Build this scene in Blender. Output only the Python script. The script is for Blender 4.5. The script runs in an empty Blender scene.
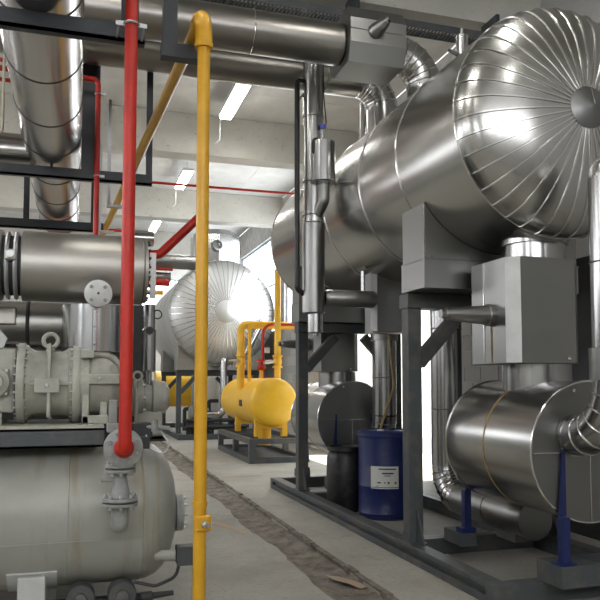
import bpy, bmesh, math, random
from mathutils import Vector, Matrix, Quaternion
random.seed(7)
PI = math.pi
scn = bpy.context.scene
COL = scn.collection
# ---------------------------------------------------------------- camera, world, sun, exposure
cam = bpy.data.cameras.new('camera'); co = bpy.data.objects.new('camera', cam); COL.objects.link(co)
cam.sensor_width = 36; cam.lens = 43.2; cam.shift_y = 0.05907; cam.clip_start = 0.05
co.location = (0, 0, 1.4); co.rotation_euler = (math.radians(93.7), 0, -math.atan(225 / 720))
scn.camera = co
w = bpy.data.worlds.new('sky'); scn.world = w; w.use_nodes = True
bg = w.node_tree.nodes['Background']; bg.inputs[0].default_value = (0.86, 0.93, 1, 1); bg.inputs[1].default_value = 3.0
sun = bpy.data.lights.new('sun', 'SUN'); sun.energy = 9; sun.angle = 0.01; sun.color = (1, 0.95, 0.86)
so = bpy.data.objects.new('sun', sun); COL.objects.link(so)
so.rotation_euler = (Vector((-0.42, 0.10, -1.0))).to_track_quat('-Z', 'Y').to_euler()
scn.view_settings.view_transform = 'Standard'; scn.view_settings.look = 'None'
scn.view_settings.exposure = 1.1; scn.view_settings.gamma = 1
scn.view_settings.use_curve_mapping = False
WIN_R, WIN_FILL = 3.2, 3.0      # daylight behind the visible glazing; glow of unseen panes put in as light
TUBE = 17.0    # fluorescent diffusers
try:
    scn.cycles.use_denoising = True; scn.cycles.sample_clamp_indirect = 6; scn.cycles.max_bounces = 10
    scn.cycles.diffuse_bounces = 6; scn.cycles.glossy_bounces = 5; scn.cycles.caustics_reflective = False
except Exception: pass

# ---------------------------------------------------------------- materials
def nodes(name):
    m = bpy.data.materials.new(name); m.use_nodes = True
    nt = m.node_tree; return m, nt, nt.nodes['Principled BSDF']
def ramp(nt, fac, stops):
    r = nt.nodes.new('ShaderNodeValToRGB'); e = r.color_ramp.elements
    while len(e) < len(stops): e.new(0.5)
    for i, (p, c) in enumerate(stops):
        e[i].position = p; e[i].color = (c, c, c, 1) if not isinstance(c, tuple) else (*c, 1)
    nt.links.new(fac, r.inputs[0]); return r.outputs[0]
def noise(nt, scale, detail=4, rough=.55, stretch=None, coord='Object'):
    tc = nt.nodes.new('ShaderNodeTexCoord'); mp = nt.nodes.new('ShaderNodeMapping')
    if stretch: mp.inputs['Scale'].default_value = stretch
    n = nt.nodes.new('ShaderNodeTexNoise'); n.inputs['Scale'].default_value = scale
    n.inputs['Detail'].default_value = detail; n.inputs['Roughness'].default_value = rough
    nt.links.new(tc.outputs[coord], mp.inputs[0]); nt.links.new(mp.outputs[0], n.inputs['Vector'])
    return n.outputs[0]
def bump(nt, bs, fac, strength, dist=.02):
    b = nt.nodes.new('ShaderNodeBump'); b.inputs['Strength'].default_value = strength; b.inputs['Distance'].default_value = dist
    nt.links.new(fac, b.inputs['Height']); nt.links.new(b.outputs[0], bs.inputs['Normal'])
def mixc(nt, fac, a, b):
    x = nt.nodes.new('ShaderNodeMix'); x.data_type = 'RGBA'; nt.links.new(fac, x.inputs[0])
    for s, v in ((6, a), (7, b)):
        if isinstance(v, tuple): x.inputs[s].default_value = (*v, 1)
        else: nt.links.new(v, x.inputs[s])
    return x.outputs[2]
def metal(name, col, rough=.3, wav=.25, ws=2.2, rs=.12, stain=.75):
    m, nt, b = nodes(name); b.inputs['Metallic'].default_value = 1
    n = noise(nt, 1.2, 2, .5)
    c = ramp(nt, n, [(0.0, tuple(v * (.35 + stain * .65) for v in col)), (1.0, col)]); nt.links.new(c, b.inputs['Base Color'])
    n2 = noise(nt, 1.5, 2, .5)
    r = ramp(nt, n2, [(0.0, rough - rs * .5), (1.0, rough + rs * .7)]); nt.links.new(r, b.inputs['Roughness'])
    bump(nt, b, noise(nt, ws, 1, .4), wav, .014)
    return m
def paint(name, col, rough=.45, dirt=.7, scale=6, bmp=.05, dcol=None, lo=.35, hi=.6):
    m, nt, b = nodes(name)
    n = noise(nt, scale, 7, .65)
    c = ramp(nt, n, [(lo, dcol or tuple(v * dirt for v in col)), (hi, col)]); nt.links.new(c, b.inputs['Base Color'])
    b.inputs['Roughness'].default_value = rough
    bump(nt, b, noise(nt, 40, 3), bmp, .01)
    return m
def emit(name, col, s):
    m, nt, b = nodes(name); b.inputs['Base Color'].default_value = (.8, .8, .8, 1)
    b.inputs['Emission Color'].default_value = (*col, 1); b.inputs['Emission Strength'].default_value = s; return m
def floor_mat():
    m, nt, b = nodes('floor_concrete')
    base = ramp(nt, noise(nt, .9, 8, .65), [(.3, (.26, .245, .21)), (.55, (.36, .345, .30)), (.75, (.42, .405, .36))])
    speck = ramp(nt, noise(nt, 26, 6, .7), [(.30, 0.0), (.48, 1.0)])
    c = mixc(nt, speck, (.25, .24, .21), base)
    st = ramp(nt, noise(nt, 2.3, 6, .7), [(.60, 0.0), (.72, .55)])
    c = mixc(nt, st, c, (.15, .135, .115))
    nt.links.new(c, b.inputs['Base Color']); b.inputs['Roughness'].default_value = .72
    bump(nt, b, noise(nt, 18, 6, .7), .25, .01); return m
def tank_mat():
    m, nt, b = nodes('tank_paint')
    c = ramp(nt, noise(nt, 2.5, 6, .6), [(.3, (.27, .275, .245)), (.6, (.335, .335, .30))])
    st = ramp(nt, noise(nt, 3.2, 5, .6, (3.2, .35, .35)), [(.52, 0.0), (.66, .55)])
    c = mixc(nt, st, c, (.24, .185, .11)); nt.links.new(c, b.inputs['Base Color']); b.inputs['Roughness'].default_value = .36
    bump(nt, b, noise(nt, 30, 3), .05, .01); return m
def conc_mat(name, col):
    m, nt, b = nodes(name)
    c = ramp(nt, noise(nt, 1.1, 7, .65), [(.3, tuple(v * .78 for v in col)), (.65, col)])
    pit = ramp(nt, noise(nt, 14, 4, .6), [(.62, 0.0), (.70, .7)])
    c = mixc(nt, pit, c, tuple(v * .6 for v in col)); nt.links.new(c, b.inputs['Base Color']); b.inputs['Roughness'].default_value = .88
    bump(nt, b, noise(nt, 30, 5, .7), .3, .01); return m
def block_mat(name, c1, c2):
    m, nt, b = nodes(name)
    oi = nt.nodes.new('ShaderNodeObjectInfo')
    a = ramp(nt, noise(nt, 60, 5, .7), [(.3, c1), (.65, c2)])
    d = mixc(nt, oi.outputs['Random'], tuple(v * .85 for v in c1), c2)
    x = nt.nodes.new('ShaderNodeMix'); x.data_type = 'RGBA'; x.inputs[0].default_value = .5
    nt.links.new(a, x.inputs[6]); nt.links.new(d, x.inputs[7]); nt.links.new(x.outputs[2], b.inputs['Base Color'])
    b.inputs['Roughness'].default_value = .9; bump(nt, b, noise(nt, 90, 4), .4, .01); return m
M = dict(
    clad=metal('aluminium_cladding', (.50, .495, .475), .235, .22, 1.6, .04),
    clad2=metal('dull_cladding', (.30, .30, .29), .36, .12, 2.5, .10),
    bright=metal('bright_cladding', (.55, .555, .56), .18, .35, 3.5, .08, .85),
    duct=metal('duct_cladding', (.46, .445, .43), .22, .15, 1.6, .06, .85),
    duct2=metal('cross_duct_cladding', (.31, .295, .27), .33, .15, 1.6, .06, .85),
    pipe=metal('pipe_cladding', (.44, .44, .435), .22, .06, 3, .06),
    farclad=metal('far_cladding', (.55, .55, .54), .5, .15, 2),
    dark_end=metal('end_plate_metal', (.24, .24, .235), .4, .2, 2),
    bead=metal('seam_bead', (.70, .69, .67), .2, .05, 3, .08),
    seam=paint('seam_line', (.06, .055, .05), .6),
    sealant=paint('amber_sealant', (.35, .22, .07), .5, .5, 12),
    muff=metal('silencer_metal', (.43, .415, .38), .42, .12, 2, .1, .8),
    steel=paint('dark_steel_paint', (.055, .062, .07), .45, .75, 5),
    hanger=paint('hanger_steel', (.028, .032, .038), .4, .8, 5),
    skid=paint('grey_skid_paint', (.062, .07, .075), .5, .7, 4, dcol=(.10, .095, .085), lo=.4, hi=.52),
    galv=metal('galvanised_steel', (.55, .56, .57), .45, .1, 6),
    comp=paint('compressor_paint', (.40, .40, .345), .42, .7, 5),
    tank=tank_mat(),
    valve=paint('valve_paint', (.31, .32, .31), .42, .7, 12),
    white=paint('pale_bracket_paint', (.55, .56, .55), .45, .85),
    red=paint('red_paint', (.50, .016, .005), .45, .75, 5),
    yellow=paint('yellow_paint', (.68, .36, .018), .35, .85, 4),
    tyellow=paint('tank_yellow_paint', (.86, .50, .03), .38, .9, 4),
    blue=paint('blue_drum_plastic', (.006, .014, .10), .4, .7, 9, dcol=(.03, .035, .07), lo=.30, hi=.45),
    bluesup=paint('blue_support_paint', (.008, .018, .10), .4),
    black=paint('black_plastic', (.012, .012, .013), .42, .6, 10, dcol=(.04, .04, .038), lo=.32, hi=.5),
    rubber=paint('black_rubber', (.006, .006, .007), .4),
    dark=paint('dark_machine', (.03, .032, .033), .55),
    paper=paint('label_paper', (.72, .72, .68), .6, .95),
    ink=paint('label_ink', (.04, .04, .06), .6),
    orange=paint('orange_marking', (.58, .25, .04), .7, .8, 34, dcol=(.33, .30, .25), lo=.50, hi=.60),
    floor=floor_mat(),
    trench=paint('trench_dirt', (.23, .20, .165), .9, .5, 7, .8, dcol=(.09, .078, .065)),
    conc=conc_mat('grey_concrete', (.66, .655, .63)),
    beam=conc_mat('concrete_beam', (.52, .505, .455)),
    wall=paint('rendered_wall', (.60, .60, .58), .9, .9, 1.5),
    block=block_mat('grey_block', (.34, .335, .32), (.46, .455, .44)),
    mortar=paint('mortar', (.50, .49, .47), .95),
    ext=paint('pale_outdoor_wall', (.80, .79, .76), .9, .93, 2),
    frame=paint('window_frame_paint', (.30, .38, .46), .5),
    conduit=paint('cream_conduit', (.55, .50, .38), .5),
    win=emit('bright_frosted_glazing', (.92, .96, 1.0), WIN_R), winfill=emit('unseen_fill_glazing', (.96, .97, 1.0), WIN_FILL),
    tubelight=emit('lamp_diffuser', (1, .98, .93), TUBE),
    bluecap=paint('blue_cap', (.10, .10, .55), .4),
)
g, gnt, gb = nodes('clear_glass'); gb.inputs['Transmission Weight'].default_value = .8; gb.inputs['Roughness'].default_value = .1; gb.inputs['Base Color'].default_value = (.9, .92, .95, 1)
M['glass'] = g

# ---------------------------------------------------------------- mesh helpers
class MB:
    def __init__(s): s.v = []; s.f = []
    def add(s, v, f):
        k = len(s.v); s.v += [Vector(p) for p in v]; s.f += [tuple(i + k for i in q) for q in f]; return s
    def box(s, x0, x1, y0, y1, z0, z1):
        return s.add([(x, y, z) for z in (z0, z1) for y in (y0, y1) for x in (x0, x1)],
                     [(0, 2, 3, 1), (4, 5, 7, 6), (0, 1, 5, 4), (2, 6, 7, 3), (0, 4, 6, 2), (1, 3, 7, 5)])
    def lathe(s, o, ax, prof, seg=24, closed=False):
        """prof: (r, h) pairs, h measured along ax from o"""
        ax = Vector(ax).normalized(); o = Vector(o)
        a = Vector((0, 0, 1)) if abs(ax.z) < .9 else Vector((1, 0, 0))
        e1 = ax.cross(a).normalized(); e2 = ax.cross(e1)
        v = []; f = []; n = len(prof)
        for r, h in prof:
            for k in range(seg):
                t = 2 * PI * k / seg; v.append(o + ax * h + (e1 * math.cos(t) + e2 * math.sin(t)) * r)
        for i in range(n if closed else n - 1):
            j = (i + 1) % n
            for k in range(seg):
                q = (k + 1) % seg; f.append((i * seg + k, i * seg + q, j * seg + q, j * seg + k))
        if not closed:
            f.append(tuple(range(seg))[::-1]); f.append(tuple((n - 1) * seg + k for k in range(seg)))
        return s.add(v, f)
    def cyl(s, a, b, r, r2=None, seg=20):
        a = Vector(a); b = Vector(b); return s.lathe(a, b - a, [(r, 0), (r if r2 is None else r2, (b - a).length)], seg)
    def torus(s, o, ax, R, r, seg=32, n=6):
        return s.lathe(o, ax, [(R + r * math.cos(2 * PI * i / n), r * math.sin(2 * PI * i / n)) for i in range(n)], seg, True)
    def tube(s, path, r, seg=12):
        P = [Vector(p) for p in path]; n = len(P); v = []; f = []
        T = [(P[min(i + 1, n - 1)] - P[max(i - 1, 0)]).normalized() for i in range(n)]
        u = T[0].cross(Vector((0, 0, 1)) if abs(T[0].z) < .9 else Vector((1, 0, 0))).normalized()
        for i in range(n):
            if i: u = (T[i - 1].rotation_difference(T[i]) @ u).normalized()
            w_ = T[i].cross(u)
            rr = r[i] if isinstance(r, (list, tuple)) else r
            for k in range(seg):
                t = 2 * PI * k / seg; v.append(P[i] + (u * math.cos(t) + w_ * math.sin(t)) * rr)
        for i in range(n - 1):
            for k in range(seg):
                q = (k + 1) % seg; f.append((i * seg + k, i * seg + q, (i + 1) * seg + q, (i + 1) * seg + k))
        f.append(tuple(range(seg))[::-1]); f.append(tuple((n - 1) * seg + k for k in range(seg)))
        return s.add(v, f)
    def prism(s, poly, ax, a, b):
        """poly in the plane across ax: 'y' -> (x,z), 'x' -> (y,z), 'z' -> (x,y)"""
        def pt(p, h): return {'y': (p[0], h, p[1]), 'x': (h, p[0], p[1]), 'z': (p[0], p[1], h)}[ax]
        n = len(poly); v = [pt(p, a) for p in poly] + [pt(p, b) for p in poly]
        f = [tuple(range(n)), tuple(range(2 * n - 1, n - 1, -1))] + [(i, i + n, (i + 1) % n + n, (i + 1) % n) for i in range(n)]
        return s.add(v, f)
    def bar(s, a, b, wd, ht):
        a = Vector(a); b = Vector(b); d = (b - a).normalized()
        up = Vector((0, 0, 1)) if abs(d.z) < .95 else Vector((0, 1, 0))
        x = d.cross(up).normalized() * wd / 2; y = x.cross(d).normalized() * ht / 2
        v = [p + sx * x + sy * y for p in (a, b) for sx, sy in ((-1, -1), (1, -1), (1, 1), (-1, 1))]
        return s.add(v, [(0, 3, 2, 1), (4, 5, 6, 7), (0, 1, 5, 4), (1, 2, 6, 5), (2, 3, 7, 6), (3, 0, 4, 7)])
def fillet(path, rad, n=7):
    P = [Vector(p) for p in path]; out = [P[0]]
    for i in range(1, len(P) - 1):
        a = (P[i - 1] - P[i]).normalized(); b = (P[i + 1] - P[i]).normalized(); th = a.angle(b)
        if th > PI - .02: out.append(P[i]); continue
        d = min(rad / math.tan(th / 2), (P[i - 1] - P[i]).length * .49, (P[i + 1] - P[i]).length * .49) if i not in () else 0
        r = d * math.tan(th / 2); c = P[i] + (a + b).normalized() * r / math.sin(th / 2)
        s = P[i] + a * d - c; e = P[i] + b * d - c; q = s.rotation_difference(e)
        for k in range(n + 1): out.append(c + Quaternion().slerp(q, k / n) @ s)
    out.append(P[-1]); return out
OFF = {}
def mesh(name, mb, mat, off=(0, 0, 0), smooth=True):
    me = bpy.data.meshes.new(name); o = Vector(off)
    me.from_pydata([tuple(p - o) for p in mb.v], [], mb.f)
    bm = bmesh.new(); bm.from_mesh(me); bmesh.ops.recalc_face_normals(bm, faces=bm.faces); bm.to_mesh(me); bm.free()
    if smooth:
        for p in me.polygons: p.use_smooth = True
        me.set_sharp_from_angle(angle=math.radians(38))
    me.materials.append(M[mat] if isinstance(mat, str) else mat); return me
def link(name, me, parent=None, off=(0, 0, 0)):
    o = bpy.data.objects.new(name, me); COL.objects.link(o)
    if parent: o.parent = parent; OFF[o.name] = OFF[parent.name]
    else: o.location = off; OFF[o.name] = Vector(off)
    return o
def bevel(o, wd, seg=2):
    b = o.modifiers.new('bevel', 'BEVEL'); b.width = wd; b.segments = seg; b.limit_method = 'ANGLE'; b.angle_limit = .7; return o
def part(name, mb, mat, parent, smooth=True, bev=0, label=None):
    o = link(name, mesh(name, mb, mat, OFF[parent.name], smooth), parent)
    if bev: bevel(o, bev)
    if label: o['label'] = label
    return o
def inst(name, me, parent, loc, rot=(0, 0, 0)):
    """one of many alike pieces: shared mesh, own place (world coordinates)"""
    o = bpy.data.objects.new(name, me); COL.objects.link(o); o.parent = parent
    o.location = Vector(loc) - OFF[parent.name]; o.rotation_euler = rot; return o
def tag(o, label, cat, group=None):
    o['label'] = label; o['category'] = cat
    if group: o['group'] = group
    return o
def T(name, label, cat, base, group=None):
    o = bpy.data.objects.new(name, None); COL.objects.link(o); o.location = base; OFF[o.name] = Vector(base)
    o.empty_display_size = .1; return tag(o, label, cat, group)
def single(name, label, cat, mb, mat, base=(0, 0, 0), group=None, smooth=True, bev=0):
    o = link(name, mesh(name, mb, mat, base, smooth), None, base); tag(o, label, cat, group)
    if bev: bevel(o, bev)
    return o
def struct(name, mb, mat, parent=None, smooth=False):
    o = link(name, mesh(name, mb, mat, OFF[parent.name] if parent else (0, 0, 0), smooth), parent)
    if not parent: o['kind'] = 'structure'
    return o
def copy_tree(o, parent=None):
    c = o.copy(); COL.objects.link(c); c.parent = parent
    for ch in list(o.children): copy_tree(ch, c)
    return c
BOLT = {}
def bolt_mesh(r, h, mat):
    k = (r, h, mat)
    if k not in BOLT: BOLT[k] = mesh('bolt', MB().lathe((0, 0, 0), (0, 0, 1), [(r, 0), (r, h * .75), (r * .8, h)], 6), mat, smooth=False)
    return BOLT[k]
def bolts(parent, o, ax, R, n, r=.008, h=.014, mat='galv', ph=0.0):
    o = Vector(o); ax = Vector(ax).normalized(); me = bolt_mesh(r, h, mat); q = Vector((0, 0, 1)).rotation_difference(ax)
    e1 = ax.cross(Vector((0, 0, 1)) if abs(ax.z) < .9 else Vector((1, 0, 0))).normalized(); e2 = ax.cross(e1)
    for k in range(n):
        t = 2 * PI * k / n + ph; inst('bolt', me, parent, o + (e1 * math.cos(t) + e2 * math.sin(t)) * R, q.to_euler())
def gored(name, parent, path_c, R0, plane_a, plane_b, r, mat, n=6):
    """segmented elbow: centre of bend, start direction and end direction vectors (from centre), bend radius R0"""
    c = Vector(path_c); a = Vector(plane_a).normalized(); b = Vector(plane_b).normalized()
    pts = [c + (a * math.cos(t) + b * math.sin(t)) * R0 for t in [PI / 2 * i / n for i in range(n + 1)]]
    m = MB()
    rr = []; pp = []
    for i, p in enumerate(pts):
        pp.append(p); rr.append(r)
    m.tube(pp, rr, 24)
    e = part(name, m, mat, parent)
    for i in range(1, n):
        t = PI / 2 * i / n; tan = (-a * math.sin(t) + b * math.cos(t))
        part('gore_seam', MB().torus(pts[i], tan, r + .001, .006, 24, 5), 'bead', e)
    return e

# ================================================================= THE SETTING
XL, XR, YB, YF, ZC = -7.0, 4.9, -4.0, 26.0, 6.0
TR0, TR1 = 1.63, 1.98
# floor: two slabs with ragged edges, dirt-filled trench between
fl = MB().box(XL, XR + 4, YB - 6, YF, -.30, -.12)
floor = struct('floor', fl, 'floor')
def ragged(x, amp, n=220):
    return [(x + random.uniform(-amp, amp) + .02 * math.sin(i * .37), YB + (YF - YB) * i / n) for i in range(n + 1)]
e = ragged(TR0, .018); struct('slab', MB().prism([(XL, YB)] + e + [(XL, YF)], 'z', -.12, 0), 'floor', floor)
e2_ = ragged(TR1, .008); struct('slab', MB().prism([(XR + 4, YB)] + e2_ + [(XR + 4, YF)], 'z', -.12, 0), 'floor', floor)
tb = MB(); nx, ny = 10, 420
for j in range(ny + 1):
    for i in range(nx + 1):
        tb.v.append(Vector((TR0 - .05 + (TR1 - TR0 + .1) * i / nx, YB + 26 * j / ny, (-.012 if i > 6 else -.02) - .028 * math.sin(PI * i / nx) + random.uniform(-.01, .01))))
tb.f = [(j * (nx + 1) + i, j * (nx + 1) + i + 1, (j + 1) * (nx + 1) + i + 1, (j + 1) * (nx + 1) + i) for j in range(ny) for i in range(nx)]
struct('trench_bed', tb, 'trench', floor, True)
# raised broken kerb line along the trench's far edge
kb = MB()
for i in range(90):
    y = 3 + i * .2; kb.box(TR1 - .012, TR1 + .035, y, y + .19, -.02, random.uniform(.004, .022))
struct('kerb', kb, 'trench', floor)
for (x, y, l, a) in ((1.43, 6.98, .85, -1.26), (1.88, 4.9, .42, -1.25), (2.35, 10.6, .7, .1), (1.28, 7.5, .4, -1.0)):
    m = MB(); k = [(-.5, -.03), (-.2, -.05), (.15, -.03), (.5, -.045), (.45, .03), (.1, .05), (-.3, .03)]
    z = .003 if not TR0 < x < TR1 else -.016
    m.prism([(x + math.cos(a) * l * u - math.sin(a) * v, y + math.sin(a) * l * u + math.cos(a) * v) for u, v in k], 'z', z - .002, z)
    struct('paint_mark', m, 'orange', floor)
# ceiling: precast planks between cross beams
ceiling = struct('ceiling', MB().box(XL, XR, YB, YF, ZC + .06, ZC + .2), 'conc')
pk = mesh('ceiling_plank', MB().box(-.597, .597, 0, 5.0, 0, .06), 'conc', smooth=False)
OFF[ceiling.name] = Vector((0, 0, 0))
for j in range(6):
    for i in range(10): inst('ceiling_plank', pk, ceiling, (XL + .6 + 1.19 * i, YB + 5.0 * j, ZC + random.uniform(0, .012)))
for k, y in enumerate((1.6, 6.65, 12.1, 17.1, 22.1)):
    m = MB().box(XL, XR, y, y + .38, 5.30, ZC); o = struct('trim_%d' % (k + 1), m, 'beam')
# walls
def wall_x(name, x, t, holes, mat, ext=None):
    """wall across X with rectangular holes (y0,y1,z0,z1), holes sorted and apart in y"""
    m = MB(); y = YB
    for (a, b, z0, z1) in holes:
        m.box(x, x + t, y, a, 0, ZC)
        if z0 > 0: m.box(x, x + t, a, b, 0, z0)
        m.box(x, x + t, a, b, z1, ZC); y = b
    m.box(x, x + t, y, YF, 0, ZC); return struct(name, m, mat)
RH = [(9.3, 13.1, 0, 2.55), (13.3, 17.0, 2.7, 5.25), (17.6, 22.0, 2.7, 5.25), (22.6, 25.4, 2.7, 5.25)]
wr = wall_x('wall_right', XR, .25, RH, 'mortar')
LH = [(-3, -.2, 3.0, 5.1), (2.2, 6.2, 3.3, 5.1), (7.4, 11.6, 3.0, 5.1), (12.8, 16.6, 3.0, 5.1), (17.8, 21.6, 3.0, 5.1)]
wl = wall_x('wall_left', XL - .25, .25, LH, 'wall')
struct('wall_far', MB().box(XL, 2.2, YF, YF + .25, 0, ZC).box(2.2, 4.6, YF, YF + .25, 0, 2.9).box(2.2, 4.6, YF, YF + .25, 5.1, ZC).box(4.6, XR, YF, YF + .25, 0, ZC), 'wall')
struct('wall_back', MB().box(XL, -5.2, YB - .25, YB, 0, ZC).box(-5.2, 4.0, YB - .25, YB, 0, 3.5).box(-5.2, 4.0, YB - .25, YB, 5.3, ZC).box(4.0, XR, YB - .25, YB, 0, ZC), 'wall')
struct('ground', MB().box(-40, 40, -40, 60, -.5, -.31), 'floor')
def window(n, ax, pos, a, b, z0, z1, nv, nh, mat='win'):
    """window frame with mullions and separate frosted panes"""
    def bx(m, u0, u1, w0, w1, d0, d1):
        return m.box(pos + d0, pos + d1, u0, u1, w0, w1) if ax == 'x' else m.box(u0, u1, pos + d0, pos + d1, w0, w1)
    m = MB(); t = .05
    for i in range(nv + 1):
        u = a + (b - a - t) * i / nv; bx(m, u, u + t, z0, z1, -.05, .05)
    for j in range(nh + 1):
        z = z0 + (z1 - z0 - t) * j / nh; bx(m, a, b, z, z + t, -.045, .045)
    o = struct('window_%d' % n, m, 'frame')
    for i in range(nv):
        for j in range(nh):
            u0 = a + (b - a - t) * i / nv + t; u1 = a + (b - a - t) * (i + 1) / nv
            q0 = z0 + (z1 - z0 - t) * j / nh + t; q1 = z0 + (z1 - z0 - t) * (j + 1) / nh
            struct('pane', bx(MB(), u0, u1, q0, q1, -.01, .01), mat, o)
n = 1
for h in RH[1:]: window(n, 'x', XR + .12, *h, 3, 2); n += 1
for h in LH: window(n, 'x', XL - .12, *h, 4, 3, 'winfill'); n += 1  # unseen left windows, glowing panes put in as light for vessel highlights
window(n, 'y', YF + .12, 2.2, 4.6, 2.9, 5.1, 2, 2)
window(n + 1, 'y', YB - .12, -5.2, 4.0, 3.5, 5.3, 6, 2, 'winfill')  # window strip behind the camera, added to light the foreground

# doorway surround and the pale wall across the yard
struct('door_1', MB().box(XR - .02, XR + .27, 9.22, 9.3, 0, 2.63).box(XR - .02, XR + .27, 13.1, 13.18, 0, 2.63).box(XR - .02, XR + .27, 9.3, 13.1, 2.55, 2.63), 'frame')
yard = struct('yard_wall', MB().box(8.3, 8.5, 2, 32, -.3, 4.2), 'mortar')
OFF[yard.name] = Vector((0, 0, 0))
bkm = mesh('block', MB().box(-.02, 0, .006, .394, .006, .194), 'ext', smooth=False)
for r in range(14):
    for i in range(18): inst('block', bkm, yard, (8.3, 12.4 + i * .4 + (.2 if r % 2 else 0), r * .2))
# block courses on the inner right wall (the stretches the machines leave open)
OFF[wr.name] = Vector((0, 0, 0))
bk = mesh('block', MB().box(-.014, 0, .007, .393, .007, .193), 'block', smooth=False)
for r in range(14):
    for i in range(6): inst('block', bk, wr, (XR, 6.6 + i * .4 + (.2 if r % 2 else 0), r * .2))
for r in range(13):
    for i in range(13): inst('block', bk, wr, (XR, 13.2 + i * .4 + (.2 if r % 2 else 0), r * .2))
plain = MB().box(XR - .012, XR, YB, 6.6, 0, ZC)
struct('block_facing', plain, 'block', wr)

# ================================================================= LARGE VESSELS
def vessel(name, label, X, Z, R, y0, y1, bands, nrib, depth, mat='clad', hubr=.128):
    base = (X, (y0 + y1) / 2, Z - R); t = T(name, label, 'vessel', base)
    ys = [y0] + bands + [y1]
    for a, b in zip(ys[:-1], ys[1:]):
        m = MB().lathe((X, a, Z), (0, 1, 0), [(R - .01, 0), (R, .004), (R, b - a - .004), (R - .01, b - a)], 96); part('cladding_band', m, mat, t)
    for y in ys: part('seam_ring', MB().torus((X, y, Z), (0, 1, 0), R + .001, .007, 96, 6), 'bead', t)
    prof = [(1.0, 0), (.995, .12), (.96, .33), (.90, .50), (.80, .66), (.64, .81), (.46, .91), (.30, .965), (hubr / R, 1.0), (.02, 1.02)]
    for s, y, nm in ((-1, y0, 'dished_head'), (1, y1, 'dished_head')):
        hd = part(nm, MB().lathe((X, y, Z), (0, s, 0), [(R * r, depth * h) for r, h in prof], 96), mat, t)
        if s < 0 or True:
            pts = [(R * r + .002, 0, s * depth * h - s * 0) for r, h in prof[:-1]]
            dense = [Vector((p[0], p[2] + s * .002, 0)) for p in pts]
            rm = mesh('seam_rib', MB().tube([(d.x, d.y, 0) for d in dense], .008 if R < 1 else .010, 5), 'bead')
            for k in range(nrib if s < 0 else 12):
                inst('seam_rib', rm, hd, (X, y, Z), (0, 2 * PI * (k + .5) / nrib * (1 if s < 0 else nrib / 12), 0))
            cp = part('end_cap', MB().lathe((X, y + s * depth * .99, Z), (0, s, 0), [(hubr + .012, 0), (hubr + .012, .012), (hubr, .018), (.01, .055)], 40), 'dark_end' if R < 1 else 'farclad', hd)
            part('cap_seam', MB().bar((X, y + s * (depth + .066), Z), (X, y + s * (depth + .03), Z + hubr), .004, .004), 'bead', cp)
    return t
VX, VZ, VR = 3.18, 3.195, .805
big = vessel('insulated_vessel', 'huge horizontal aluminium-clad vessel on steel stand filling the upper right', VX, VZ, VR, 4.17, 8.85, [5.08, 5.86, 6.8, 7.8], 40, .33)
def saddle(t, X, Z, R, xh, y0, y1, z0, zb):
    n = 24; a0 = math.acos(min(1, xh / (R + .004)))
    arc = [(X + (R + .004) * math.cos(t_), Z + (R + .004) * math.sin(t_)) for t_ in [-(a0) - (PI - 2 * a0) * i / n for i in range(n + 1)]]
    poly = [(X - xh, zb), (X + xh, zb)] + arc
    s = part('saddle', MB().prism(poly, 'y', y0, y1), 'clad2', t, smooth=False)
    part('saddle_skirt', MB().box(X - xh - .008, X + xh + .008, y0 - .008, y1 + .008, z0, zb), 'clad2', t, smooth=False)
    for x in (X - xh + .06, X - xh + .38, X - xh + .75): inst('rivet', bolt_mesh(.009, .008, 'dark_end'), s, (x, y0 - .002, zb + .02), (PI / 2, 0, 0))
    part('skirt_seam', MB().box(X - xh - .012, X + xh + .012, y0 - .012, y1 + .012, zb - .006, zb + .004), 'dark_end', s, False)
    part('corner_seam', MB().bar((X - xh - .002, y0 - .002, zb), (X - xh - .002, y0 - .002, arc[-1][1]), .008, .008), 'bead', s)
saddle(big, VX, VZ, VR, .68, 4.85, 5.23, 2.11, 2.33)
saddle(big, VX, VZ, VR, .68, 8.02, 8.33, 2.11, 2.33)
st = T('vent_stub', 'thin clad stub pipe with small valve on top of the huge vessel', 'pipe', (3.05, 5.2, 3.97))
part('stub', MB().cyl((3.05, 5.2, 3.97), (3.05, 5.2, 4.30), .05), 'bright', st); part('tip', MB().cyl((3.05, 5.2, 4.30), (3.05, 5.2, 4.36), .016), 'pipe', st)
part('side_spout', MB().cyl((3.0, 5.2, 4.14), (2.91, 5.18, 4.15), .022, .012), 'pipe', st)

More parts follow.
